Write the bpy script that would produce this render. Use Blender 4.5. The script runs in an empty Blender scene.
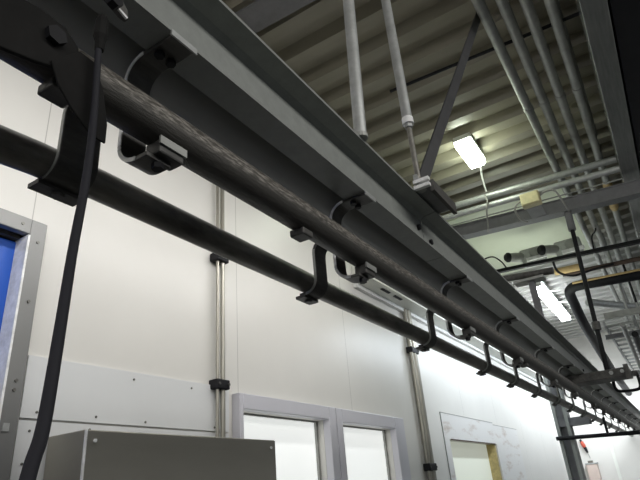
import bpy, bmesh, math, random
from mathutils import Vector, Matrix
random.seed(7)
EYE = 1.6                      # camera height above the floor; heights below are given from eye level
SC = bpy.context.scene
COL = SC.collection
PI = math.pi
XS = Vector((0.9962, -0.03, -0.078)).normalized()      # direction of the roof slope (down to the right)

# ------------------------------------------------------------------ materials
def mat(name, col, rough=.5, metal=0., var=.25, scale=6., stretch=(1, 1, 1), bump=0., col2=None, detail=6, spec=.5, contrast=(.3, .7)):
    m = bpy.data.materials.new(name); m.use_nodes = True
    n = m.node_tree.nodes; l = m.node_tree.links
    b = n['Principled BSDF']
    b.inputs['Roughness'].default_value = rough
    b.inputs['Metallic'].default_value = metal
    b.inputs['Specular IOR Level'].default_value = spec
    tc = n.new('ShaderNodeTexCoord'); mp = n.new('ShaderNodeMapping'); mp.inputs['Scale'].default_value = stretch
    l.new(tc.outputs['Object'], mp.inputs['Vector'])
    nz = n.new('ShaderNodeTexNoise'); nz.inputs['Scale'].default_value = scale
    nz.inputs['Detail'].default_value = detail; nz.inputs['Roughness'].default_value = .65
    l.new(mp.outputs['Vector'], nz.inputs['Vector'])
    cr = n.new('ShaderNodeValToRGB')
    c2 = col2 or tuple(min(1, c * (1 + var)) for c in col)
    c1 = tuple(c * (1 - var) for c in col) if not col2 else col
    cr.color_ramp.elements[0].position = contrast[0]; cr.color_ramp.elements[1].position = contrast[1]
    cr.color_ramp.elements[0].color = (*c1, 1); cr.color_ramp.elements[1].color = (*c2, 1)
    l.new(nz.outputs['Fac'], cr.inputs['Fac']); l.new(cr.outputs['Color'], b.inputs['Base Color'])
    if bump:
        bp = n.new('ShaderNodeBump'); bp.inputs['Strength'].default_value = bump; bp.inputs['Distance'].default_value = .004
        l.new(nz.outputs['Fac'], bp.inputs['Height']); l.new(bp.outputs['Normal'], b.inputs['Normal'])
    m['ramp'] = cr.name
    return m

def emit(name, col, strength):
    m = bpy.data.materials.new(name); m.use_nodes = True
    b = m.node_tree.nodes['Principled BSDF']
    b.inputs['Base Color'].default_value = (*col, 1)
    b.inputs['Emission Color'].default_value = (*col, 1)
    b.inputs['Emission Strength'].default_value = strength
    return m

def wall_mat(name, y0, pitch):
    """white sandwich panels: faint cloudy dirt and a thin dark joint every `pitch` metres"""
    m = mat(name, (.70, .685, .645), rough=.34, var=.035, scale=1.3, detail=4, spec=.4)
    n = m.node_tree.nodes; l = m.node_tree.links; b = n['Principled BSDF']
    cr = n[m['ramp']]
    g = n.new('ShaderNodeNewGeometry'); sx = n.new('ShaderNodeSeparateXYZ'); l.new(g.outputs['Position'], sx.inputs[0])
    def math_(op, a, v):
        k = n.new('ShaderNodeMath'); k.operation = op
        l.new(a, k.inputs[0])
        if v is not None: k.inputs[1].default_value = v
        return k.outputs[0]
    t = math_('SUBTRACT', sx.outputs['Y'], y0); t = math_('DIVIDE', t, pitch); t = math_('FRACT', t, None)
    t = math_('LESS_THAN', t, .0035)
    mx = n.new('ShaderNodeMix'); mx.data_type = 'RGBA'
    l.new(t, mx.inputs['Factor']); l.new(cr.outputs['Color'], mx.inputs['A']); mx.inputs['B'].default_value = (.42, .41, .38, 1)
    l.new(mx.outputs['Result'], b.inputs['Base Color'])
    return m

M = {}
M['wall'] = wall_mat('white_wall_panel', .975, 1.157)
M['wall_end'] = wall_mat('white_end_panel', .3, 50)
M['strip'] = mat('white_kick_plate', (.70, .71, .71), .4, var=.03, scale=2)
M['floor'] = mat('concrete', (.065, .065, .06), .8, var=.3, scale=4)
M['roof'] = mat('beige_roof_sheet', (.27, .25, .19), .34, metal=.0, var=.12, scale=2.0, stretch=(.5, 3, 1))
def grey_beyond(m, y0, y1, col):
    """base colour shifts from beige to grey-white towards the far end"""
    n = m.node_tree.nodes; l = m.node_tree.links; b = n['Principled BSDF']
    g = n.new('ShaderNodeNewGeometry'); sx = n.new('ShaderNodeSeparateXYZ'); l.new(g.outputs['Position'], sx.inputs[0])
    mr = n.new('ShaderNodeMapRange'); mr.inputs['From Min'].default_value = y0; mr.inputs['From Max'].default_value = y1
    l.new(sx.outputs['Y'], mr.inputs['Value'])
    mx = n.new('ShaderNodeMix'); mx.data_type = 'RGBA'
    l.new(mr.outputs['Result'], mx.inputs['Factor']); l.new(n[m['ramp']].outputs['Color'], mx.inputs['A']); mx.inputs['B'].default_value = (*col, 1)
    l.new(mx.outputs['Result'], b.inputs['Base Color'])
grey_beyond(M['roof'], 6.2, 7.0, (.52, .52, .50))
M['paint'] = mat('grey_steel_paint', (.26, .272, .255), .48, var=.1, scale=30, bump=.25, spec=.4)
M['paint_dark'] = mat('dark_grey_steel_paint', (.15, .15, .155), .5, var=.15, scale=14)
M['dark'] = mat('dark_oiled_steel', (.085, .082, .076), .5, metal=.25, var=.5, scale=9, stretch=(3, .8, 3), bump=.2)
M['pipe'] = mat('dark_grimy_pipe', (.20, .19, .17), .42, metal=.35, var=.5, scale=12, stretch=(2, .5, 2), bump=.3)
M['tube'] = mat('smooth_dark_grey_pipe', (.34, .345, .34), .5, var=.08, scale=5)
M['black'] = mat('black_coating', (.012, .012, .014), .55, var=.2, scale=8, spec=.2)
M['hose'] = mat('black_rubber', (.008, .008, .014), .75, var=.2, scale=20)
M['galv'] = mat('galvanised_steel', (.42, .43, .42), .42, metal=.45, var=.18, scale=26, bump=.1)
M['galv_dull'] = mat('dull_galvanised_steel', (.33, .335, .315), .5, metal=.35, var=.15, scale=14)
M['bright_edge'] = mat('bright_steel_lit_edges', (.85, .85, .83), .5, metal=.0, var=.2, scale=30)  # pale steel parts; on bracket and lug edges it paints in caught light
M['alu'] = mat('grey_aluminium', (.23, .23, .225), .42, metal=.4, var=.05, scale=3)
M['alu_dark'] = mat('grimy_aluminium', (.16, .145, .12), .5, metal=.4, var=.4, scale=14)
M['stainless'] = mat('brushed_stainless', (.30, .288, .25), .40, metal=.5, var=.06, scale=3, stretch=(1, .6, 2))
M['blue'] = mat('blue_door_sheet', (.012, .10, .52), .4, var=.06, scale=2)
M['frame'] = mat('pale_lilac_frame', (.60, .595, .64), .4, var=.03, scale=3)
M['foam'] = mat('yellow_foam', (.50, .40, .18), .9, var=.25, scale=25)
M['duct'] = mat('pale_grey_sheet_metal', (.78, .79, .73), .5, var=.06, scale=4)
M['jbox'] = mat('yellowed_plastic', (.52, .47, .27), .55, var=.15, scale=20)
M['cable'] = mat('grey_cable', (.30, .30, .27), .6, var=.1, scale=10)
M['rust'] = mat('rusty_brown_pipe', (.075, .05, .038), .6, var=.4, scale=16, metal=.2)
M['tan'] = mat('tan_insulation', (.50, .36, .17), .75, var=.2, scale=18)
M['red'] = mat('red_plastic', (.50, .07, .03), .5, var=.1, scale=10)
M['beige'] = mat('beige_pink_box', (.60, .49, .43), .6, var=.05, scale=5)
M['white'] = mat('white_plastic', (.75, .75, .73), .4, var=.03, scale=5)
M['hole'] = mat('pale_recess', (.60, .63, .55), .6, var=.05, scale=3)
M['screw'] = mat('screw_head', (.16, .155, .14), .4, metal=.6, var=.2, scale=20)
M['stained'] = mat('stained_white_panel', (.72, .71, .69), .45, scale=2.6, stretch=(1, 1, 4), col2=(.46, .37, .31), contrast=(.54, .74))
M['glow'] = emit('lamp_diffuser', (.90, 1., .82), 26.)
M['glow_tube'] = emit('fluorescent_tube', (.93, .97, 1.), 24.)
M['pane'] = emit('frosted_pane', (.80, .82, .80), .80)
M['hole'] = emit('glowing_recess_sheet', (.62, .65, .56), .5)  # recess sheet given its own glow to brighten the opening
M['pane'].node_tree.nodes['Principled BSDF'].inputs['Roughness'].default_value = .35

M['brace'] = mat('dark_brace_paint', (.05, .05, .052), .5, var=.2, scale=14)
M['shaded_dark'] = mat('shade_dark_steel', (.016, .0155, .015), .8, var=.3, scale=14, spec=.12)  # near-black steel; shade on the switch link is put into this colour
# the rail: dark below, scratched grimy metal on its upper right side
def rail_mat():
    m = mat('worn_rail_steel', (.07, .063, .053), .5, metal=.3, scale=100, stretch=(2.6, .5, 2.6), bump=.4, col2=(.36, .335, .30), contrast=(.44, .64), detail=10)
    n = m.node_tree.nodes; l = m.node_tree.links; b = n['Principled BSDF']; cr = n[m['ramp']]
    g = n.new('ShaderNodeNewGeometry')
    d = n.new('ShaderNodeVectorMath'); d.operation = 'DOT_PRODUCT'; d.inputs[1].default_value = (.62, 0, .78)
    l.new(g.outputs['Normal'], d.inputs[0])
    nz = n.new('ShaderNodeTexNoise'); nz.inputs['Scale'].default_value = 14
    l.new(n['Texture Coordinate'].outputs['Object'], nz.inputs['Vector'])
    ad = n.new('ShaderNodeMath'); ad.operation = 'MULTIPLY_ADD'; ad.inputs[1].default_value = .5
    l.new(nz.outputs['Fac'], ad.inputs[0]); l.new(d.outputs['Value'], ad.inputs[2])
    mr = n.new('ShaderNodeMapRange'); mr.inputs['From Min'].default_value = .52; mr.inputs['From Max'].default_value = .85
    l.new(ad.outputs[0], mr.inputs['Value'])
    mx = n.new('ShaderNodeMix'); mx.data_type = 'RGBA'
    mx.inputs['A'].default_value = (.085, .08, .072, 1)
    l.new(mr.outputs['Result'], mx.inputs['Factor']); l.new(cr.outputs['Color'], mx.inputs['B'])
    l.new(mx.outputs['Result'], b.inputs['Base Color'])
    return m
M['rail'] = rail_mat()

# ------------------------------------------------------------------ geometry helpers (world coordinates, z from eye level)
class MB:
    def __init__(s): s.bm = bmesh.new()
    def box(s, x0, x1, y0, y1, z0, z1):
        v = [s.bm.verts.new((x, y, z)) for x in (x0, x1) for y in (y0, y1) for z in (z0, z1)]
        for f in ((0, 1, 3, 2), (4, 6, 7, 5), (0, 4, 5, 1), (2, 3, 7, 6), (0, 2, 6, 4), (1, 5, 7, 3)): s.bm.faces.new([v[i] for i in f])
        return s
    def loft(s, rings, closed=True):
        rv = [[s.bm.verts.new(p) for p in r] for r in rings]
        n = len(rv[0])
        for a, b in zip(rv, rv[1:]):
            for i in range(n):
                s.bm.faces.new((a[i], a[(i + 1) % n], b[(i + 1) % n], b[i]))
        if closed:
            s.bm.faces.new(rv[0][::-1]); s.bm.faces.new(rv[-1])
        return s
    def beam(s, p0, p1, prof, up=(0, 0, 1)):
        """extrude a 2-D profile (u sideways, v up) from p0 to p1"""
        p0 = Vector(p0); p1 = Vector(p1); d = (p1 - p0).normalized()
        side = d.cross(Vector(up)).normalized(); v_ = side.cross(d)
        return s.loft([[p + side * u + v_ * v for u, v in prof] for p in (p0, p1)])
    def tube(s, pts, r, seg=14, caps=True):
        pts = [Vector(p) for p in pts]; rs = r if isinstance(r, (list, tuple)) else [r] * len(pts)
        rings = []; prev = None
        for i, p in enumerate(pts):
            a = pts[max(0, i - 1)]; b = pts[min(len(pts) - 1, i + 1)]
            if i and i < len(pts) - 1: d = (pts[i] - a).normalized() + (b - pts[i]).normalized()
            else: d = b - a
            d.normalize()
            if prev is None:
                prev = d.orthogonal().normalized()
            u = (prev - d * prev.dot(d)).normalized(); prev = u; w = d.cross(u)
            rings.append([p + (u * math.cos(2 * PI * k / seg) + w * math.sin(2 * PI * k / seg)) * rs[i] for k in range(seg)])
        return s.loft(rings, caps)
    def hexa(s, p, axis, r, h):
        p = Vector(p); a = Vector(axis).normalized(); return s.tube([p, p + a * h], r, 6)
    def strip(s, path, y0, y1, th):
        """flat bar bent in the XZ plane: centre path, thickness th, extruded in Y"""
        out = []; inn = []
        for i, p in enumerate(path):
            a = Vector(path[max(0, i - 1)]); b = Vector(path[min(len(path) - 1, i + 1)])
            d = (b - a).normalized(); n_ = Vector((-d.y, d.x))
            out.append(Vector(p) + n_ * th / 2); inn.append(Vector(p) - n_ * th / 2)
        f = [[(q.x, y, q.y) for q in (o, i_)] for y in (y0, y1) for o, i_ in zip(out, inn)]
        n = len(path)
        rings = [[(out[i].x, y0, out[i].y), (out[i].x, y1, out[i].y), (inn[i].x, y1, inn[i].y), (inn[i].x, y0, inn[i].y)] for i in range(n)]
        return s.loft(rings)
    def plate(s, poly, x0, x1):
        """polygon in the YZ plane, thickness along X"""
        return s.loft([[(x, y, z) for y, z in poly] for x in (x0, x1)])
    def build(s, name, m, parent=None, smooth=False, bevel=0, origin=None):
        bmesh.ops.recalc_face_normals(s.bm, faces=s.bm.faces[:])
        if parent is not None: o0 = world_loc(parent)
        elif origin is not None: o0 = Vector(origin) + Vector((0, 0, EYE))
        else:
            vs = [v.co for v in s.bm.verts]
            o0 = Vector((sum(v.x for v in vs) / len(vs), sum(v.y for v in vs) / len(vs), min(v.z for v in vs) + EYE))
        for v in s.bm.verts: v.co = v.co + Vector((0, 0, EYE)) - o0
        me = bpy.data.meshes.new(name); s.bm.to_mesh(me); s.bm.free()
        if smooth:
            for p in me.polygons: p.use_smooth = True
            me.set_sharp_from_angle(angle=math.radians(40))
        me.materials.append(m)
        o = bpy.data.objects.new(name, me); COL.objects.link(o)
        if parent is None: o.location = o0
        else: o.parent = parent
        if bevel:
            b = o.modifiers.new('bevel', 'BEVEL'); b.width = bevel; b.segments = 2; b.limit_method = 'ANGLE'
        return o

def world_loc(o):
    v = Vector(o.location); p = o.parent
    while p: v = v + Vector(p.location); p = p.parent
    return v
def tag(o, label, cat, group=None):
    o['label'] = label; o['category'] = cat
    if group: o['group'] = group
    return o
def thing(name, label, cat, loc, group=None):
    o = bpy.data.objects.new(name, None); COL.objects.link(o); o.empty_display_size = .1
    o.location = Vector(loc) + Vector((0, 0, EYE)); return tag(o, label, cat, group)
def struct(o): o['kind'] = 'structure'; return o
def copy_tree(o, parent=None):
    c = o.copy(); COL.objects.link(c)
    if parent: c.parent = parent
    for ch in list(o.children): copy_tree(ch, c)
    return c
def arc(cx, cz, r, a0, a1, n=8):
    return [(cx + r * math.cos(math.radians(a0 + (a1 - a0) * i / n)), cz + r * math.sin(math.radians(a0 + (a1 - a0) * i / n))) for i in range(n + 1)]
def I(b, h, tf, tw):
    return [(-b/2, 0), (b/2, 0), (b/2, tf), (tw/2, tf), (tw/2, h-tf), (b/2, h-tf), (b/2, h), (-b/2, h), (-b/2, h-tf), (-tw/2, h-tf), (-tw/2, tf), (-b/2, tf)]
def rect(b, h): return [(-b/2, 0), (b/2, 0), (b/2, h), (-b/2, h)]
def L(b, h, t): return [(0, 0), (b, 0), (b, t), (t, t), (t, h), (0, h)]
def along(x0, x1, at, k=1.):
    """two points on a line through `at` along the roof slope"""
    at = Vector(at); s = Vector((1, XS.y / XS.x * k, XS.z / XS.x * k))
    return at + s * (x0 - at.x), at + s * (x1 - at.x)
def roof_z(x, y=0): return 2.5

def curve_pts(P, n=14):
    out = []
    P = [Vector(p) for p in P]; Q = [P[0]] + P + [P[-1]]
    for i in range(1, len(Q) - 2):
        for k in range(n):
            t = k / n; a, b, c, d_ = Q[i-1], Q[i], Q[i+1], Q[i+2]
            out.append(.5 * ((2*b) + (-a + c)*t + (2*a - 5*b + 4*c - d_)*t*t + (-a + 3*b - 3*c + d_)*t**3))
    return out + [P[-1]]

WX = -1.8            # inner face of the left wall

# ------------------------------------------------------------------ the setting
# left wall with real openings
ops = [(-.2, 1.0, -1.6, .97), (2.115, 2.91, -1.0, .416), (3.065, 3.83, -1.0, .410), (5.05, 6.55, -1.0, .385)]
m = MB(); zt = 2.56; zb = -1.6; ya = -1.6
for (a, b, c, d) in ops:
    m.box(WX - .12, WX, ya, a, zb, zt); m.box(WX - .12, WX, a, b, d, zt)
    if c > zb: m.box(WX - .12, WX, a, b, zb, c)
    ya = b
m.box(WX - .12, WX, ya, 12.0, zb, zt)
struct(m.build('wall_left', M['wall']))
struct(MB().box(WX - .12, 5, 12.0, 12.12, zb, 2.56).build('wall_end', M['wall_end']))
struct(MB().box(WX - .12, 5, -3, 12.12, -1.7, -1.6).build('floor', M['floor']))
# corrugated roof deck
prof = []; pitch = .255; y = -1.9 + .02
while y < 12.1:
    prof += [(y, 0), (y + .095, 0), (y + .125, .072), (y + .225, .072)]; y += pitch
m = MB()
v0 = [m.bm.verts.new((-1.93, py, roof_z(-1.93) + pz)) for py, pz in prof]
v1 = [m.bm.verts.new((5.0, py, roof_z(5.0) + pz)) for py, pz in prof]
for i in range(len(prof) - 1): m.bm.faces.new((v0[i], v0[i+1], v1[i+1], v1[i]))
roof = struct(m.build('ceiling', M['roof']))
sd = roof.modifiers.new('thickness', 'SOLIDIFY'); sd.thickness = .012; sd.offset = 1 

# smooth pale ceiling sheet between the cross beam and the clutter
m = MB()
q = [(-1.79, 5.05), (-.26, 5.05), (-.30, 7.1), (-1.79, 7.1)]
m.loft([[(x, y, roof_z(x) - dz) for x, y in q] for dz in (.03, .005)])
struct(m.build('trim_5', mat('pale_green_sheet', (.70, .75, .60), .5, var=.05, scale=2)))
# white kick plate strip along the wall
o = struct(MB().box(WX, WX + .012, 1.035, 2.05, .31, .514).build('trim_1', M['strip']))
for i, (py, pz) in enumerate(((1.09, .33), (1.32, .33), (1.55, .325), (1.95, .325), (1.48, .485), (1.80, .485))):
    MB().hexa((WX + .012, py, pz), (1, 0, 0), .0045, .003).build('screw', M['screw'], o)
o = struct(MB().box(WX, WX + .010, 1.035, 2.05, -.9, .303).build('trim_2', M['strip']))
for py, pz in ((1.075, .27), (1.10, .285), (1.30, .285), (1.065, .17), (1.12, .10)):
    MB().hexa((WX + .010, py, pz), (1, 0, 0), .0045, .003).build('screw', M['screw'], o)

# door on the left: aluminium frame, grimy inner trim, blue sheet
d = struct(MB().box(WX, WX + .03, .962, 1.022, -1.6, .998).box(WX, WX + .03, -.26, .962, .938, .998).box(WX, WX + .03, -.26, -.2, -1.6, .938).build('door_1', M['alu'], bevel=.003))
MB().box(WX - .05, WX + .032, .955, .963, -1.6, .934).build('frame_lip', M['bright_edge'], d)
MB().box(WX - .05, WX - .02, -.2, .954, .932, .968).build('head_rail', M['alu_dark'], d)
MB().box(WX - .05, WX - .03, .966, .998, -1.6, .931).build('side_trim', M['alu_dark'], d)
MB().box(WX - .09, WX - .06, -.2, .998, -1.6, .968).build('backing', M['black'], d)
MB().box(WX - .052, WX - .042, -.2, .965, .42, .925).build('blue_sheet', M['blue'], d)
MB().box(WX - .052, WX - .042, -.2, .965, -1.6, .41).build('lower_sheet', mat('dark_blue_sheet', (.03, .035, .10), .5, var=.1), d)
for py, pz in ((.93, .968), (.994, .915), (.994, .69), (.994, .42), (.992, .39)):
    MB().hexa((WX + .03, py, pz), (1, 0, 0), .006, .004).build('screw', M['screw'], d)
for pz in (.90, .72, .56): MB().hexa((WX - .03, .976, pz), (1, 0, 0), .007, .004).build('screw', M['screw'], d)
MB().box(WX + .03, WX + .034, .974, .994, .262, .287).build('label_plate', M['galv'], d)

# two windows in pale frames
for i, (a, b, c, e) in enumerate(((2.115, 2.91, 2.085, 2.985), (3.065, 3.83, 2.995, 3.985))):
    hd = .410 if i else .416
    fr = struct(MB().box(WX, WX + .05, c, a, -1.05, .49).box(WX, WX + .05, b, e, -1.05, .49).box(WX, WX + .05, a, b, hd, .49).box(WX, WX + .05, a, b, -1.05, -1.0)
        .build('window_%d' % (i + 1), M['frame'], bevel=.004))
    MB().box(WX - .07, WX - .055, a, b, -1.0, hd).build('pane', M['pane'], fr)
    MB().box(WX - .055, WX - .04, b - .016, b, -1.0, .41).box(WX - .055, WX - .04, a, a + .01, -1.0, .41).box(WX - .055, WX - .04, a, b, hd - .008, hd).build('gasket', M['galv_dull'], fr)
# patched opening further along with torn foam edge
pt = struct(MB().box(WX, WX + .006, 4.92, 5.05, -1.0, .61).box(WX, WX + .006, 5.05, 6.55, .385, .61).box(WX, WX + .006, 6.55, 7.6, -1.0, .59).build('trim_3', M['stained']))
MB().box(WX - .118, WX - .01, 6.50, 6.548, -1.0, .383).build('foam_edge', M['foam'], pt)
MB().box(WX - .11, WX - .10, 5.05, 6.50, -1.0, .385).build('recess', M['hole'], pt)
MB().box(WX + .001, WX + .008, 5.10, 6.50, .375, .387).build('torn_edge', M['rust'], pt)
MB().box(WX + .0005, WX + .0075, 4.92, 6.55, .606, .613).box(WX + .0005, WX + .0075, 4.917, 4.924, -1.0, .61).box(WX + .0005, WX + .0075, 6.55, 7.6, .586, .592).build('seam_line', M['galv_dull'], pt)

# pale grey sheet-metal casing high on the wall, panel by panel
cs = thing('sheet_metal_casing', 'pale grey sheet metal casing fixed high along the white wall behind the rail', 'casing', (-1.715, 3.5, 1.455))
yy = 3.5
for ln in (1.25, 1.2, 1.2, 1.2, 1.2, 1.2):
    MB().box(WX + .002, -1.63, yy, yy + ln - .012, 1.455, 1.60).build('panel', M['duct'], cs); yy += ln
MB().box(WX + .002, WX + .035, 3.5, yy, 1.425, 1.4549).build('edge_strip', M['white'], cs)
for yk in (3.75, 3.98): MB().box(-1.69, -1.665, yk, yk + .14, 1.449, 1.4549).build('slot', M['black'], cs)

# ------------------------------------------------------------------ wall services
def wall_pipe(y, z0, z1, r, label, x=-1.765):
    o = MB().tube([(x, y, z0), (x, y, z1)], r, 12).build('conduit_pipe', M['galv_pipe'], smooth=True); return tag(o, label, 'pipe', 'conduits on the white wall')
M['galv_pipe'] = mat('bright_conduit', (.36, .345, .295), .36, metal=.6, var=.12, scale=20, stretch=(6, 6, .3))
wall_pipe(1.945, .262, 2.49, .0085, 'thin steel wall conduit left of the first window, thinner one of the pair')
wall_pipe(1.982, .262, 2.49, .0115, 'steel wall conduit left of the first window, thicker one of the pair')
wall_pipe(4.375, -1.6, 1.45, .017, 'steel conduit between the second window and the stained patch, left one of three')
wall_pipe(4.43, -1.6, 1.45, .022, 'steel conduit between the second window and the stained patch, middle one of three')
wall_pipe(4.48, -1.6, 1.45, .013, 'steel conduit between the second window and the stained patch, right one of three')
def clamp(y, z, w, label, h=.045):
    o = thing('pipe_clamp', label, 'clamp', (-1.765, y, z - h/2), 'black clamps on the wall conduits')
    MB().box(WX, -1.742, y - w/2, y + w/2, z - h/2, z + h/2).build('clamp_body', M['black'], o, bevel=.006)
    for s in (-1, 1): MB().hexa((-1.742, y + s * (w/2 - .012), z), (1, 0, 0), .007, .006).build('bolt', M['dark'], o)
clamp(1.965, .515, .088, 'black plastic pipe clamp on the conduit pair above the steel cabinet')
clamp(1.965, 1.165, .088, 'black pipe clamp on the conduit pair, just below the dark lower pipe')
clamp(4.43, .148, .15, 'black pipe clamp low on the three conduits beside the second window', .055)
clamp(4.43, 1.085, .15, 'black pipe clamp at the top of the three conduits, under the dark lower pipe', .05)

# stainless cabinet
cb = thing('steel_cabinet', 'brushed stainless steel wall cabinet with screw heads, below the white kick plate', 'cabinet', (-1.69, 1.64, -.62))
MB().box(-1.785, -1.59, 1.14, 2.14, -.62, .254).build('body', M['stainless'], cb, bevel=.004)
MB().box(-1.592, -1.586, 1.146, 2.134, -.61, .249).build('front_cover', M['stainless'], cb)
for py in (1.175, 2.10):
    for pz in (.22, -.57): MB().tube([(-1.586, py, pz), (-1.581, py, pz)], .006, 10).build('screw', M['bright_edge'], cb)
MB().box(-1.5915, -1.5845, 1.139, 1.1455, -.62, .253).build('corner_edge', M['bright_edge'], cb)
for py in (1.50, 2.0): MB().box(-1.795, -1.73, py, py + .09, .2545, .272).build('mounting_lug', M['alu_dark'], cb)

# ------------------------------------------------------------------ the overhead rail assembly
# channel, open to the right, in two lengths with a bolted joint
def channel(y0, y1, label):
    x0, x1, z0, z1, t = -.530, -.471, .650, .819, .006
    poly = [(x0, z0), (x1, z0), (x1, z0 + .007), (x0 + t + .012, z0 + .012), (x0 + t, z0 + .024), (x0 + t, z1 - .024), (x0 + t + .012, z1 - .012), (x1, z1 - .007), (x1, z1), (x0, z1)]
    o = thing('steel_channel', label, 'beam', (-.5, (y0 + y1) / 2, z0))
    m = MB(); m.loft([[(x, y, z) for x, z in poly] for y in (y0, y1)]); m.build('web_and_flanges', M['paint'], o)
    return o
near = channel(-.55, 1.555, 'grey painted steel channel beam over the rail, near length up to the bolted joint')
far = channel(1.559, 11.9, 'grey painted steel channel beam over the rail, far length beyond the bolted joint')
for yy_, zz_ in ((1.42, .69), (1.505, .675), (1.515, .755)):
    MB().hexa((-.524, yy_, zz_), (1, 0, 0), .0095, .009).build('bolt', M['black'], near)
for yy_, zz_ in ((1.60, .675), (1.61, .735), (1.66, .70), (4.75, .70), (4.8, .74), (4.85, .70)):
    MB().hexa((-.524, yy_, zz_), (1, 0, 0), .0095, .009).build('bolt', M['black'], far)
# smooth dark pipe beside the channel
tag(MB().tube([(-.60, -.6, .70), (-.60, 11.9, .70)], .05, 28).build('support_pipe', M['tube'], smooth=True), 'smooth dark grey round pipe tucked between the channel beam and the worn rail', 'pipe')
# worn tubular rail with joint sleeve
rl = thing('overhead_rail', 'worn tubular overhead rail with scratched grimy upper side on curved brackets', 'rail', (-.514, 4, .474))
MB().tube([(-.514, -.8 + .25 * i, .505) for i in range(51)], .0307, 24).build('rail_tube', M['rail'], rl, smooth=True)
for yk in (.27, .795, 2.6, 5.0):
    MB().box(-.535, -.502, yk, yk + .036, .462, .477).build('joint_lug', M['dark'], rl, bevel=.003)
# lower pipe
tag(MB().tube([(-.80, -.8, .505), (-.80, 0, .535), (-.80, .25, .552), (-.80, .42, .565), (-.80, .55, .57), (-.80, 2, .57), (-.80, 6, .57), (-.80, 11.9, .57)], .030, 24).build('lower_pipe', M['pipe'], smooth=True), 'dark grimy lower pipe running along the white wall, held by hooked flat bars', 'pipe')

# C-shaped rail brackets
Wb = .045
def make_c():
    o = thing('rail_bracket', '', 'bracket', (-.52, .42, .45), 'curved brackets carrying the worn rail')
    y0, y1 = .42, .42 + Wb
    path = [(-.472, .6463), (-.50, .6463), (-.532, .6463)] + arc(-.535, .609, .037, 90, 180) + arc(-.535, .487, .037, 180, 270) + [(-.526, .450), (-.512, .450)]
    MB().strip(path, y0, y1, .0070).build('bent_bar', M['dark'], o, smooth=False, bevel=.0012)
    MB().strip(path[3:14], y0 - .0014, y0 + .0002, .0065).build('upper_edge', M['bright_edge'], o)  # pale strip paints in the light on the bar's front edge
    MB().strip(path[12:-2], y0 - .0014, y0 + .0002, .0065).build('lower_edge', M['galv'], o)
    MB().box(-.4715, -.4685, y0 - .004, y1 + .004, .641, .652).build('end_face', M['galv'], o)
    for xx, yy_ in ((-.512, y0 + .012), (-.512, y1 - .010)):
        MB().hexa((xx, yy_, .6425), (0, 0, -1), .008, .008).build('bolt', M['black'], o)
    MB().box(-.530, -.500, y0 + .012, y1 + .014, .4537, .4765).build('saddle', M['dark'], o, bevel=.003)
    MB().box(-.4998, -.4965, y0 + .010, y1 + .016, .466, .479).build('saddle_face', M['galv_dull'], o)
    MB().hexa((-.518, y0 + .026, .4463), (0, 0, -1), .009, .009).build('nut', M['black'], o)
    return o
ordn = ['first', 'second', 'third', 'fourth', 'fifth', 'sixth', 'seventh', 'eighth', 'ninth', 'tenth', 'eleventh', 'twelfth', 'thirteenth', 'fourteenth', 'fifteenth', 'sixteenth']
c0 = make_c()
cy = [.42, 1.035, 1.78, 2.45, 3.22, 3.9, 4.72, 5.35, 6.0, 6.6, 7.55, 8.3, 9.1, 10.0, 11.0]
for i, yk in enumerate(cy):
    c = c0 if i == 0 else copy_tree(c0)
    c.location = Vector((-.52, yk, .45 + EYE))
    c['label'] = 'curved flat-bar bracket under the channel beam carrying the worn rail, %s from the near end' % ordn[i]

# hooked bars holding the lower pipe
def make_j(w):
    o = thing('pipe_hook', '', 'bracket', (-.78, .44, .515), 'hooked flat bars holding the lower pipe')
    y0, y1 = .44, .44 + w
    path = [(-.648, .6885), (-.70, .6885)] + arc(-.728, .6535, .035, 90, 180, 5)[0:] + [(-.763, .60)] + arc(-.80, .572, .037, 0, -90, 8) + [(-.822, .535)]
    MB().strip(path, y0, y1, .010).build('bent_bar', M['dark'], o, bevel=.0012)
    MB().strip(path[6:-1], y0 - .0012, y0 + .0002, .008).build('front_edge', M['galv_dull'], o)  # paler strip stands in for light along the hook's front edge
    MB().hexa((-.812, (y0 + y1) / 2, .530), (0, 0, -1), .012, .013).build('nut', M['dark'], o)
    MB().box(-.832, -.80, y0 - .006, y1 + .006, .523, .5312).build('foot_plate', M['dark'], o)
    return o
jw = make_j(.076); jw['label'] = 'broad hooked flat bar holding the lower pipe, the nearest one beside the black hose'
j0 = make_j(.060)
for i, yk in enumerate((1.255, 2.13, 2.93, 3.52, 4.16, 4.88, 5.55, 6.25, 7.0, 7.7, 8.5, 9.4, 10.4)):
    c = j0 if i == 0 else copy_tree(j0)
    c.location = Vector((-.78, yk, .515 + EYE))
    c['label'] = 'narrow hooked flat bar holding the lower pipe, %s beyond the broad one by the hose' % ordn[i]

# switch link and sickle plate at the near end of the rail
sw = thing('switch_link', 'dark switch link plate with a big bolt and sickle-shaped tongue beside the near rail end', 'link', (-.49, .35, .45))
X = -.481; k = .947
link = [(.10, .44), (.18, .463), (.245, .478), (.285, .492), (.30, .512), (.295, .538), (.275, .555), (.24, .558), (.17, .545), (.10, .525)]
MB().plate([(a * k, b * k) for a, b in link], X, X + .006).build('link_plate', M['shaded_dark'], sw, bevel=.0015)
MB().plate([(a * k, b * k) for a, b in [(.262, .490), (.275, .462), (.295, .44), (.325, .418), (.345, .417), (.345, .445), (.335, .49), (.318, .528), (.295, .53)]], X + .0065, X + .0095).build('tongue', M['shaded_dark'], sw, bevel=.001)
MB().hexa((X + .006, .262 * k, .528 * k), (1, 0, 0), .0125, .008).build('bolt', M['black'], sw)
MB().box(X - .006, X, .15, .21, .46, .50).build('rail_lug', M['black'], sw)

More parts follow.
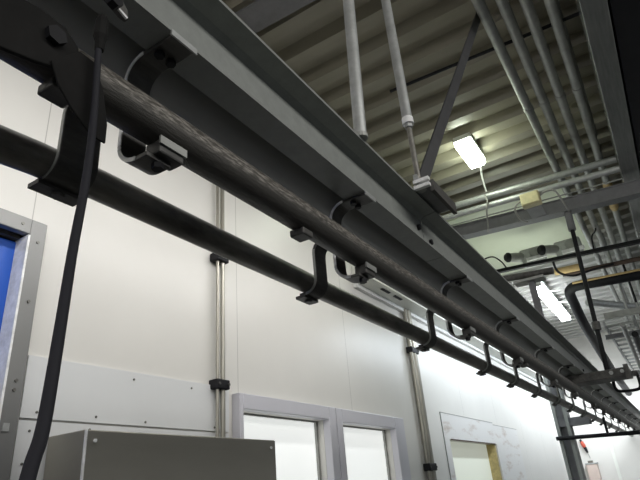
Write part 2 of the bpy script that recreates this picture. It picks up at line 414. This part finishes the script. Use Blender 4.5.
# hose hanging from a lug under the channel
hg = thing('hose_lug', 'dark angled lug with painted lit edge under the near channel beam, above the hose', 'bracket', (-.48, .29, .55))
MB().plate([(.20, .6495), (.285, .613), (.325, .597), (.336, .597), (.334, .612), (.30, .6495)], -.472, -.464).build('lug_plate', M['dark'], hg, bevel=.001)
MB().beam((-.4635, .255, .624), (-.4635, .332, .5945), rect(.003, .004)).build('lit_edge', M['bright_edge'], hg)  # pale bar paints the light caught by the lug's edge
MB().hexa((-.464, .308, .602), (1, 0, 0), .010, .012).build('bolt', M['black'], hg)
hs = thing('black_hose', 'black rubber hose hanging down in front of the wall from the near rail end', 'hose', (-.40, .25, -1.6))
hp_ = [(-.490, .3155, .552), (-.490, .3208, .4384), (-.485, .3175, .3454), (-.475, .3059, .251), (-.45, .2864, .1379), (-.43, .2705, .0662), (-.42, .2575, .0289), (-.40, .235, -.06), (-.36, .19, -.5), (-.35, .17, -1.0), (-.35, .17, -1.594)]
hp_ = [(x * .94, y * .94 - .0012, z * .94 if z > -.06 else z) for x, y, z in hp_]
hc = curve_pts(hp_, 8)
MB().tube(hc, [.0040 + .0017 * min(1, max(0, (.5 - p.z) / .5)) for p in hc], 12).build('hose_tube', M['hose'], hs, smooth=True)
MB().tube([(-.4606, .296, .566), (-.4606, .296, .558), (-.4606, .2965, .532), (-.4606, .2968, .524), (-.4606, .297, .510)], [.005, .008, .009, .0065, .0055], 8).build('hose_fitting', M['shaded_dark'], hs)

# vertical hanger pipes down to the channel
def hanger(x, y, zlow, ztop, label, thin=None, lean=0):
    o = thing('hanger_pipe', label, 'hanger', (x, y, .819), 'galvanised hangers of the channel beam')
    MB().tube([(x, y, zlow), (x + lean, y, ztop)], .0165, 16).build('pipe', M['galv'], o, smooth=True)
    if thin:
        MB().tube([(x, y, .83), (x, y, zlow + .01)], .0085, 12).build('threaded_rod', M['pipe'], o, smooth=True)
        MB().tube([(x, y, zlow - .012), (x, y, zlow + .012)], .0185, 16).build('collar', M['bright_edge'], o, smooth=True)
        MB().hexa((x, y, zlow - .012), (0, 0, -1), .014, .014).build('nut', M['galv'], o)
    MB().tube([(x, y, .8195), (x, y, .832)], .019, 16).build('foot', M['galv_dull'], o)
hanger(-.475, 1.06, .832, roof_z(-.47) + .02, 'galvanised hanger pipe reaching straight down to the channel beam, left of the rodded hanger', lean=.07)
hanger(-.459, 1.41, 1.08, roof_z(-.47) + .02, 'galvanised hanger pipe with collar and thin threaded rod at its lower end', True)
# diagonal brace with its clamp
br = thing('diagonal_brace', 'dark grey flat diagonal brace from roof down to the clamp on the channel beam', 'brace', (-.45, 1.5, .82))
MB().beam((-.478, 1.457, .855), (-.285, 2.57, 2.51), rect(.046, .007), up=(1, 0, .3)).build('flat_bar', M['brace'], br)
MB().box(-.505, -.425, 1.40, 1.60, .822, .834).build('clamp_plate', M['paint_dark'], br)
MB().box(-.424, -.412, 1.40, 1.60, .80, .838).build('clamp_side', M['dark'], br)
MB().box(-.47, -.42, 1.385, 1.399, .835, .846).box(-.47, -.42, 1.385, 1.399, .815, .826).build('clamp_jaw', M['bright_edge'], br)
MB().box(-.468, -.455, 1.39, 1.45, .8345, .868).build('gusset', M['galv'], br)

# ------------------------------------------------------------------ roof level
p0, p1 = along(-1.79, 4.8, (-.5, 1.72, 2.33))
tag(MB().beam(p0, p1, I(.17, .17, .012, .01)).build('roof_purlin', M['paint_dark']), 'dark grey steel purlin under the corrugated roof at the upper left', 'beam')
p0, p1 = along(-1.79, .30, (-.35, 4.56, 1.975))
tag(MB().beam(p0, p1, I(.11, .115, .010, .09)).build('cross_beam', M['paint_dark']), 'dark grey steel cross beam under the two pale conduits, carrying the junction box', 'beam')
for z0, r, lab in ((2.215, .028, 'upper pale round conduit crossing above the junction box'), (2.128, .026, 'lower pale round conduit crossing just behind the junction box')):
    p0, p1 = along(-1.79, .18, (-.4, 4.33, z0), .7)
    tag(MB().tube([p0, p1], r, 16).build('cross_conduit', M['galv'], smooth=True), lab, 'pipe', 'pale conduits over the cross beam')
p0, p1 = along(-1.79, .18, (-.4, 4.475, 2.105), .7)
tag(MB().tube([p0, p1], .006, 8).build('thin_rod', M['galv_dull'], smooth=True), 'thin bright rod running along the top of the dark cross beam', 'rod')
p0, p1 = along(-1.79, 4.0, (-.4, 2.83, 2.40))
p0, p1 = along(-1.0, 1.2, (-.4, 2.80, 2.405))
tag(MB().tube([p0, p1], .011, 10).build('roof_conduit', M['black'], smooth=True), 'thin black conduit under the roof sheets, crossing behind the grey pipes', 'pipe')

# junction box with cables
jb = thing('junction_box', 'yellowed plastic junction box with two looping cables on the dark cross beam', 'junction box', (-.49, 4.30, 2.03))
MB().box(-.565, -.415, 4.215, 4.29, 1.985, 2.095).build('box_body', M['jbox'], jb, bevel=.008)
MB().box(-.558, -.422, 4.203, 4.2148, 1.991, 2.089).build('lid', M['jbox'], jb, bevel=.004)
MB().box(-.55, -.43, 4.291, 4.504, 1.987, 1.995).box(-.55, -.43, 4.291, 4.299, 1.995, 2.06).build('mount_bracket', M['paint_dark'], jb)
MB().tube(curve_pts([(-.565, 4.25, 2.05), (-.60, 4.25, 2.04), (-.63, 4.27, 2.0), (-.62, 4.35, 1.95), (-.60, 4.47, 1.96), (-.59, 4.50, 1.975)], 8), .008, 8).build('cable', M['cable'], jb, smooth=True)
MB().tube(curve_pts([(-.415, 4.25, 2.05), (-.36, 4.24, 2.07), (-.30, 4.25, 2.05), (-.27, 4.32, 1.97), (-.26, 4.46, 1.95), (-.26, 4.50, 1.965)], 8), .008, 8).build('cable', M['cable'], jb, smooth=True)
tag(MB().tube(curve_pts([(-.84, 4.30, 2.24), (-.83, 4.27, 2.16), (-.86, 4.30, 2.08), (-.90, 4.42, 2.0), (-.93, 4.49, 1.985)], 8), .007, 8).build('hanging_cable', M['cable'], smooth=True), 'thin grey cable from pale conduits down to the cross beam, left of the junction box', 'cable')

# bulkhead lamp at the roof and its cable
zl = roof_z(-.81)
lm = thing('bulkhead_lamp', 'bright rectangular bulkhead lamp fixed under the corrugated roof', 'lamp', (-.795, 3.88, zl - .115))
MB().box(-.865, -.725, 3.69, 4.08, zl - .045, zl - .002).build('housing', M['white'], lm, bevel=.006)
MB().loft([[(-.795 + sx * a, 3.885 + sy * b, z) for sx, sy in ((-1, -1), (1, -1), (1, 1), (-1, 1))] for a, b, z in ((.068, .193, zl - .0455), (.066, .19, zl - .09), (.052, .175, zl - .115))]).build('diffuser', M['glow'], lm, bevel=.004)
tag(MB().tube(curve_pts([(-.79, 4.085, zl - .03), (-.79, 4.14, zl - .06), (-.82, 4.25, 2.40), (-.83, 4.33, 2.28)], 8), .008, 8).build('lamp_cable', M['white'], smooth=True), 'short white cable from the bulkhead lamp down to the pale conduits', 'cable')
# long fluorescent lamp farther on
zl = 2.46
fl = thing('fluorescent_lamp', 'long glowing fluorescent batten under the far roof beyond the clutter of pipes', 'lamp', (-1.12, 8.75, zl - .09))
MB().box(-1.21, -1.03, 7.6, 9.95, zl - .02, zl + .04).build('housing', M['white'], fl, bevel=.004)
for s in (-1, 1):
    MB().tube([(-1.12 + s * .045, 7.66, zl - .05), (-1.12 + s * .045, 9.89, zl - .05)], .028, 12).build('tube', M['glow_tube'], fl, smooth=True)
for yk in (7.62, 9.90): MB().box(-1.2, -1.04, yk, yk + .03, zl - .085, zl - .0205).build('end_cap', M['white'], fl)

# parallel pipes under the roof
pw = ['first from the left, with a bright lit edge', 'second from the left', 'third from the left', 'fourth from the left, beside the cable duct']
for i, (xr, lab) in enumerate(zip((-.108, -.062, -.016, .032), pw)):
    x = xr * 2.32
    o = thing('roof_pipe', 'long grey pipe under the roof, ' + lab, 'pipe', (x, 5, 2.29), 'grey pipes in a row under the roof')
    MB().tube([(x, 1.0, 2.32), (x, 11.95, 2.32)], .030, 16).build('pipe', M['galv_dull'], o, smooth=True)
    for yk in (3.4, 6.9): MB().tube([(x, yk, 2.32), (x, yk + .05, 2.32)], .034, 16).build('coupling', M['galv_dull'], o, smooth=True)
    if i == 3: MB().tube([(x, 4.95, 2.32), (x, 5.0, 2.32), (x, 5.55, 2.32), (x, 5.6, 2.32)], [.031, .04, .04, .031], 16).build('tan_sleeve', M['tan'], o, smooth=True)
x = .105
tag(MB().tube([(x, 1.0, 2.38), (x, 4.2, 2.38)], .012, 10).build('roof_conduit', M['galv_dull'], smooth=True), 'thin grey conduit between the row of roof pipes and the sheet metal duct', 'pipe')
# duct on the right and the dark one next to it
tag(MB().loft([[(.185, y, 2.10), (.305, y, 2.10), (.305, y, 2.26), (.185, y, 2.26)] for y in (.6, 11.9)]).build('cable_duct', mat('satin_duct', (.30, .31, .30), .24, metal=.6, var=.2, scale=9, stretch=(8, .5, 1)), bevel=.004), 'satin grey metal duct running lengthwise at the upper right', 'duct')
tag(MB().box(.32, 1.6, .5, 11.9, 2.12, 2.33).build('dark_duct', M['black']), 'wide black duct at the right edge beside the satin grey duct', 'duct')

# ------------------------------------------------------------------ far clutter over the rail
p0, p1 = along(-1.79, .5, (-.5, 5.77, 2.0), .8)
tag(MB().beam(p0, p1, L(.05, .05, .006)).build('angle_bar', M['black']), 'thin black angle bar crossing under the roof, carrying the two small motors', 'bar')
p0, p1 = along(-.60, .5, (-.3, 6.12, 1.95), .6)
rp = thing('rust_pipe', 'thin rusty brown pipe crossing above the thick black elbow pipe', 'pipe', (-.1, 6.12, 1.9))
MB().tube([p0, p1], .024, 12).build('pipe', M['rust'], rp, smooth=True)
q0, q1 = along(-.66, -.40, (-.3, 6.02, 1.965), .6)
MB().tube([q0, q1], .037, 12).build('tan_sleeve', M['tan'], rp, smooth=True)
e = [(.5, 6.42, 1.83), (-.2, 6.40, 1.87), (-.50, 6.39, 1.885), (-.585, 6.42, 1.875), (-.62, 6.50, 1.85), (-.625, 6.75, 1.78), (-.63, 7.2, 1.66), (-.635, 8.0, 1.56), (-.64, 9.5, 1.42), (-.64, 11.9, 1.30)]
tag(MB().tube(curve_pts(e, 6), .055, 16).build('elbow_pipe', M['black'], smooth=True), 'thick black pipe crossing at the right that bends away in an elbow down the hall', 'pipe')
tag(MB().tube([(-.52, 7.3, 1.92), (0, 8.2, 1.94), (.4, 8.7, 1.95)], .045, 14).build('pale_pipe', M['galv'], smooth=True), 'pale grey pipe slanting across behind the black elbow pipe', 'pipe')
def motor(x, y, z, label, s=1.):
    o = thing('small_motor', label, 'motor', (x, y, z), 'small motors on the black angle bar')
    MB().box(x - .11*s, x + .10*s, y - .06*s, y + .08*s, z, z + .15*s).build('gear_case', M['galv'], o, bevel=.012)
    MB().tube([(x - .10*s, y - .03, z + .09*s), (x - .15*s, y - .08, z + .09*s), (x - .20*s, y - .13, z + .09*s)], [.045*s, .045*s, .04*s], 14).build('motor_barrel', M['galv_dull'], o, smooth=True)
    MB().tube([(x - .20*s, y - .13, z + .09*s), (x - .215*s, y - .145, z + .09*s), (x - .23*s, y - .16, z + .09*s)], [.046*s, .046*s, .03*s], 14).build('end_cap', M['black'], o, smooth=True)
    MB().tube([(x + .02*s, y - .061*s, z + .09*s), (x + .02*s, y - .085*s, z + .09*s)], .042*s, 14).build('flange', M['galv_dull'], o, smooth=True)
    MB().box(x - .06*s, x + .12*s, y - .085*s, y - .0601*s, z + .02*s, z + .05*s).build('bracket', M['bright_edge'], o)
motor(-.80, 5.87, 2.07, 'small galvanised motor with black round end on the angle bar, the left of two', 1.15)
motor(-.44, 5.87, 2.045, 'small galvanised motor on the angle bar, the right of two near the hanger', 1.2)
# hanger post from the cross beam down to the bolted arm
hp = thing('hanger_post', 'dark hanger post dropping from the cross beam to the arm under the channel beam', 'hanger', (-.30, 4.45, .65))
MB().tube([(-.275, 4.55, 1.965), (-.28, 4.54, 1.80)], .030, 12).build('upper_sleeve', M['paint_dark'], hp, smooth=True)
MB().tube([(-.28, 4.54, 1.80), (-.33, 4.46, .65)], .017, 10).build('rod', M['black'], hp, smooth=True)
MB().tube([(-.313, 4.485, 1.02), (-.3155, 4.48, .96)], .03, 10).build('collar', M['dark'], hp, smooth=True)
ca = thing('bolted_arm', 'dark flat arm bolted across under the far channel beam, reaching right to the hanger post', 'arm', (-.42, 4.42, .575))
MB().box(-.68, -.185, 4.33, 4.55, .588, .646).build('arm_plate', M['dark'], ca, bevel=.004)
MB().box(-.215, -.185, 4.30, 4.329, .56, .66).build('end_plate', M['dark'], ca)
for xx in (-.30, -.23): MB().hexa((xx, 4.33, .62), (0, -1, 0), .014, .012).build('bolt', M['galv'], ca)
# second hanger, under the long lamp
h2 = thing('hanger_strut', 'short grey strut standing on the far channel beam in front of the long lamp', 'strut', (-.49, 3.25, .819))
MB().box(-.51, -.475, 3.23, 3.265, .8195, 1.045).build('strut', M['paint_dark'], h2)
MB().box(-.585, -.415, 3.20, 3.29, 1.0455, 1.06).build('head_plate', M['galv_dull'], h2)
tag(MB().tube([(-.75, 3.25, 1.118), (-.60, 3.25, 1.104), (-.36, 3.25, 1.0815)], .021, 16).build('dark_crossing_pipe', M['dark'], smooth=True), 'short thick dark pipe lying across the small strut on the channel beam', 'pipe')
# cable ladders at far right
def ladder(x0, x1, y0, y1, z0, z1, label, step=.28):
    o = thing('cable_ladder', label, 'cable ladder', ((x0 + x1)/2, (y0 + y1)/2, min(z0, z1)), 'galvanised cable ladders at the far right')
    for x in (x0, x1): MB().beam((x, y0, z0), (x, y1, z1), rect(.022, .06)).build('side_rail', M['galv'], o)
    n = int((y1 - y0) / step)
    for k in range(n):
        t = (k + .5) / n; y = y0 + (y1 - y0) * t; z = z0 + (z1 - z0) * t
        MB().box(x0 + .011, x1 - .011, y - .02, y + .02, z + .012, z + .036).build('rung', M['galv'], o)
ladder(-.40, -.10, 6.9, 11.9, 1.50, 1.44, 'galvanised cable ladder running away at the far right, the left and lower one')
ladder(-.02, .32, 7.0, 11.9, 1.66, 1.62, 'galvanised cable ladder running away at the far right, the right and upper one')
p0, p1 = along(-.45, .5, (-.3, 7.3, 1.42), .5)
tag(MB().beam(p0, p1, L(.05, .06, .008)).build('crossing_bar', M['paint_dark']), 'dark grey angle bar crossing below the cable ladders, the nearer one', 'bar')
p0, p1 = along(-1.1, .5, (-.3, 9.4, 1.24), .5)
tag(MB().beam(p0, p1, L(.06, .08, .008)).build('crossing_bar', M['paint_dark']), 'dark grey angle bar crossing below the cable ladders, the farther one', 'bar')
tag(MB().tube([(-.18, 5.6, 1.20), (-.22, 8.5, 1.12), (-.25, 11.99, 1.05)], .022, 10).build('service_pipe', M['galv_dull'], smooth=True), 'dull grey service pipe running lengthwise above the far rail end', 'pipe')
tag(MB().tube([(-.10, 5.2, 1.02), (-.14, 8.5, .92), (-.2, 11.99, .85)], .026, 10).build('service_pipe', M['black'], smooth=True), 'black service pipe running lengthwise above the far rail end', 'pipe')

p0, p1 = along(-.36, .5, (-.3, 6.6, 1.50), .4)
tag(MB().beam(p0, p1, L(.04, .075, .006)).build('crossing_bar', M['galv_dull']), 'pale galvanised angle bar crossing in front of the cable ladders at the right edge', 'bar')
tag(MB().tube(curve_pts([(-1.36, 5.76, 2.10), (-1.34, 5.72, 2.20), (-1.20, 5.70, 2.22), (-1.12, 5.72, 2.15), (-1.09, 5.76, 2.08)], 6), .008, 8).build('wire_loop', M['black'], smooth=True), 'thin black wire loop standing on the angle bar left of the motors', 'wire')
tag(MB().tube(curve_pts([(-.62, 5.77, 2.015), (-.60, 5.80, 1.90), (-.48, 5.85, 1.84), (-.30, 6.0, 1.90), (-.1, 6.08, 1.93)], 6), .012, 8).build('slack_cable', M['black'], smooth=True), 'slack black cable hanging from the motors toward the rusty pipe', 'cable')
tag(MB().tube(curve_pts([(-.22, 5.77, 2.03), (-.20, 5.71, 2.14), (-.16, 5.75, 2.2), (-.15, 5.9, 2.29)], 6), .008, 8).build('pipe_wire', M['black'], smooth=True), 'thin black wire rising from the angle bar to the roof pipes', 'wire')
q0, q1 = along(-.55, .5, (-.3, 6.332, 1.90), .6)
tag(MB().tube([q0, q1], .012, 10).build('thin_crossing_pipe', M['tan'], smooth=True), 'thin tan pipe crossing between the rusty pipe and the black elbow pipe', 'pipe')
tg = thing('lamp_bracket', 'white wire bracket beside the long fluorescent lamp', 'bracket', (-.93, 8.3, 2.3))
for yk in (8.2, 8.9):
    MB().tube([(-1.03, yk, 2.44), (-.86, yk, 2.40), (-.80, yk, 2.40), (-.80, yk, 2.5)], .014, 8).build('wire_arm', M['white'], tg, smooth=True)
MB().tube([(-.80, 8.1, 2.40), (-.80, 9.0, 2.40)], .014, 8).build('wire_rail', M['white'], tg, smooth=True)
lo = thing('loop_bracket', 'black loop bracket under the right end of the bolted arm', 'bracket', (-.24, 4.7, .52))
MB().tube(curve_pts([(-.33, 4.72, .627), (-.33, 4.72, .56), (-.30, 4.72, .535), (-.20, 4.72, .53), (-.165, 4.72, .55), (-.16, 4.72, .627)], 5), .011, 8).build('loop_rod', M['black'], lo, smooth=True)
MB().box(-.345, -.15, 4.55, 4.74, .628, .642).build('top_plate', M['dark'], lo)
for (x, y, z0), lab in zip(((-.12, 6.64, 1.575), (-.02, 7.34, 1.47)), ('pale drop rod near the right picture edge, reaching down to the pale crossing bar', 'black drop rod beyond the pale slanting pipe at the right')):
    tag(MB().tube([(x, y, z0), (x, y, 2.5)], .014, 8).build('drop_rod', M['galv_dull' if y < 7 else 'black'], smooth=True), lab, 'rod')
# column with its arms
cl = thing('steel_column', 'dark grey steel H column in front of the far wall under the rails', 'column', (-1.125, 7.05, -1.6))
MB().box(-1.20, -1.165, 6.95, 7.15, -1.6, 1.40).build('flange', M['paint'], cl)
MB().box(-1.085, -1.05, 6.95, 7.15, -1.6, 1.40).build('flange', M['paint'], cl)
MB().box(-1.165, -1.085, 7.04, 7.06, -1.6, 1.40).build('web', M['paint_dark'], cl)
MB().box(-1.18, -.835, 6.98, 7.12, .505, .592).build('arm', M['paint_dark'], cl)
MB().box(-1.215, -1.03, 6.93, 7.17, 1.40, 1.42).build('head_plate', M['paint_dark'], cl)
sb = thing('cross_rod', 'thin dark rod crossing in front of the column below its arm', 'rod', (-.8, 6.85, .33))
MB().tube([(-1.22, 6.928, .385), (-.38, 6.928, .352)], .022, 10).build('rod', M['black'], sb, smooth=True)
MB().box(-.70, -.675, 6.91, 6.945, .375, .545).build('link', M['black'], sb)

# end wall items
tl = thing('spray_gun', 'red and black spray gun hanging on the far end wall above the beige box', 'tool', (-1.63, 11.95, .36))
MB().tube([(-1.675, 11.94, .56), (-1.655, 11.94, .50), (-1.64, 11.94, .46)], [.03, .035, .03], 10).build('red_body', M['red'], tl, smooth=True)
MB().tube([(-1.64, 11.94, .455), (-1.615, 11.94, .36)], [.03, .018], 10).build('nozzle', M['black'], tl, smooth=True)
MB().tube([(-1.675, 11.95, .56), (-1.69, 11.95, .60)], .022, 8).build('handle', M['black'], tl, smooth=True)
MB().tube([(-1.615, 11.95, .36), (-1.60, 11.96, .26)], .006, 6).build('lance', M['cable'], tl, smooth=True)
bx = thing('wall_box', 'beige hose box fixed on the far end wall below the red spray gun', 'box', (-1.58, 11.9, -.6))
MB().box(-1.69, -1.50, 11.84, 11.995, -.6, .155).build('box_body', M['beige'], bx, bevel=.01)
MB().box(-1.70, -1.49, 11.83, 11.995, .156, .18).build('lid', M['galv'], bx, bevel=.003)
MB().box(-1.65, -1.57, 11.90, 11.98, .181, .22).build('outlet', M['alu_dark'], bx)
struct(MB().box(-1.22, -1.17, 11.985, 12.0, -1.6, .50).build('trim_4', M['duct']))

# ------------------------------------------------------------------ light
w = bpy.data.worlds.new('world'); SC.world = w; w.use_nodes = True
w.node_tree.nodes['Background'].inputs[0].default_value = (.85, .93, 1, 1)
w.node_tree.nodes['Background'].inputs[1].default_value = .10
def area(name, loc, target, sx, sy, power, col, spread=180):
    l = bpy.data.lights.new(name, 'AREA'); l.shape = 'RECTANGLE'; l.size = sx; l.size_y = sy; l.energy = power; l.color = col
    l.spread = math.radians(spread)
    o = bpy.data.objects.new(name, l); COL.objects.link(o); o.location = Vector(loc) + Vector((0, 0, EYE))
    d = Vector(target) - Vector(loc); o.rotation_euler = d.to_track_quat('-Z', 'Y').to_euler(); return o
area('wall_light_near', (-.95, .9, 1.45), (-1.8, .9, .75), 4.9, .10, 18.5, (1, .985, .97), 150)
area('wall_light_far', (-.95, 8.2, 1.45), (-1.8, 8.2, .75), 7.2, .10, 66, (.84, .92, 1), 150)
area('end_wall_light', (-.4, 10.6, 1.2), (-.9, 12, .4), 2.0, .2, 30, (.90, .95, 1), 150)
area('ceiling_fill', (-.95, 6.0, 1.6), (-.95, 6.0, 2.5), .9, .9, 5, (.93, 1, .86))  # unseen fill light added to brighten the pale ceiling sheet
area('hall_light_near', (1.95, .6, 1.9), (-1.8, .9, .55), 4.5, .5, 52, (1, .985, .95))
area('hall_light_far', (1.95, 8.0, 1.9), (-1.8, 8.0, .4), 5, .5, 9, (.92, .96, 1))
area('hall_light_back', (-.2, -2.4, 1.2), (-1.2, 3, .3), 2.0, .8, 22, (1, .98, .96))

# ------------------------------------------------------------------ camera
F = 543.94
Rw2c = Matrix(((.84008448, .53666691, -.07903597), (-.29050204, .32204461, -.90105262), (-.45811202, .77992044, .42644752)))
right = Vector(Rw2c[0]); down = Vector(Rw2c[1]); fwd = Vector(Rw2c[2])
rot = Matrix((right, -down, -fwd)).transposed()
cd = bpy.data.cameras.new('camera'); cam = bpy.data.objects.new('camera', cd); COL.objects.link(cam)
cam.matrix_world = Matrix.Translation((0, 0, EYE)) @ rot.to_4x4()
cd.sensor_fit = 'HORIZONTAL'; cd.sensor_width = 36; cd.lens = F / 640 * 36; cd.clip_start = .02; cd.clip_end = 100
SC.camera = cam
SC.view_settings.view_transform = 'Standard'
SC.view_settings.exposure = 0
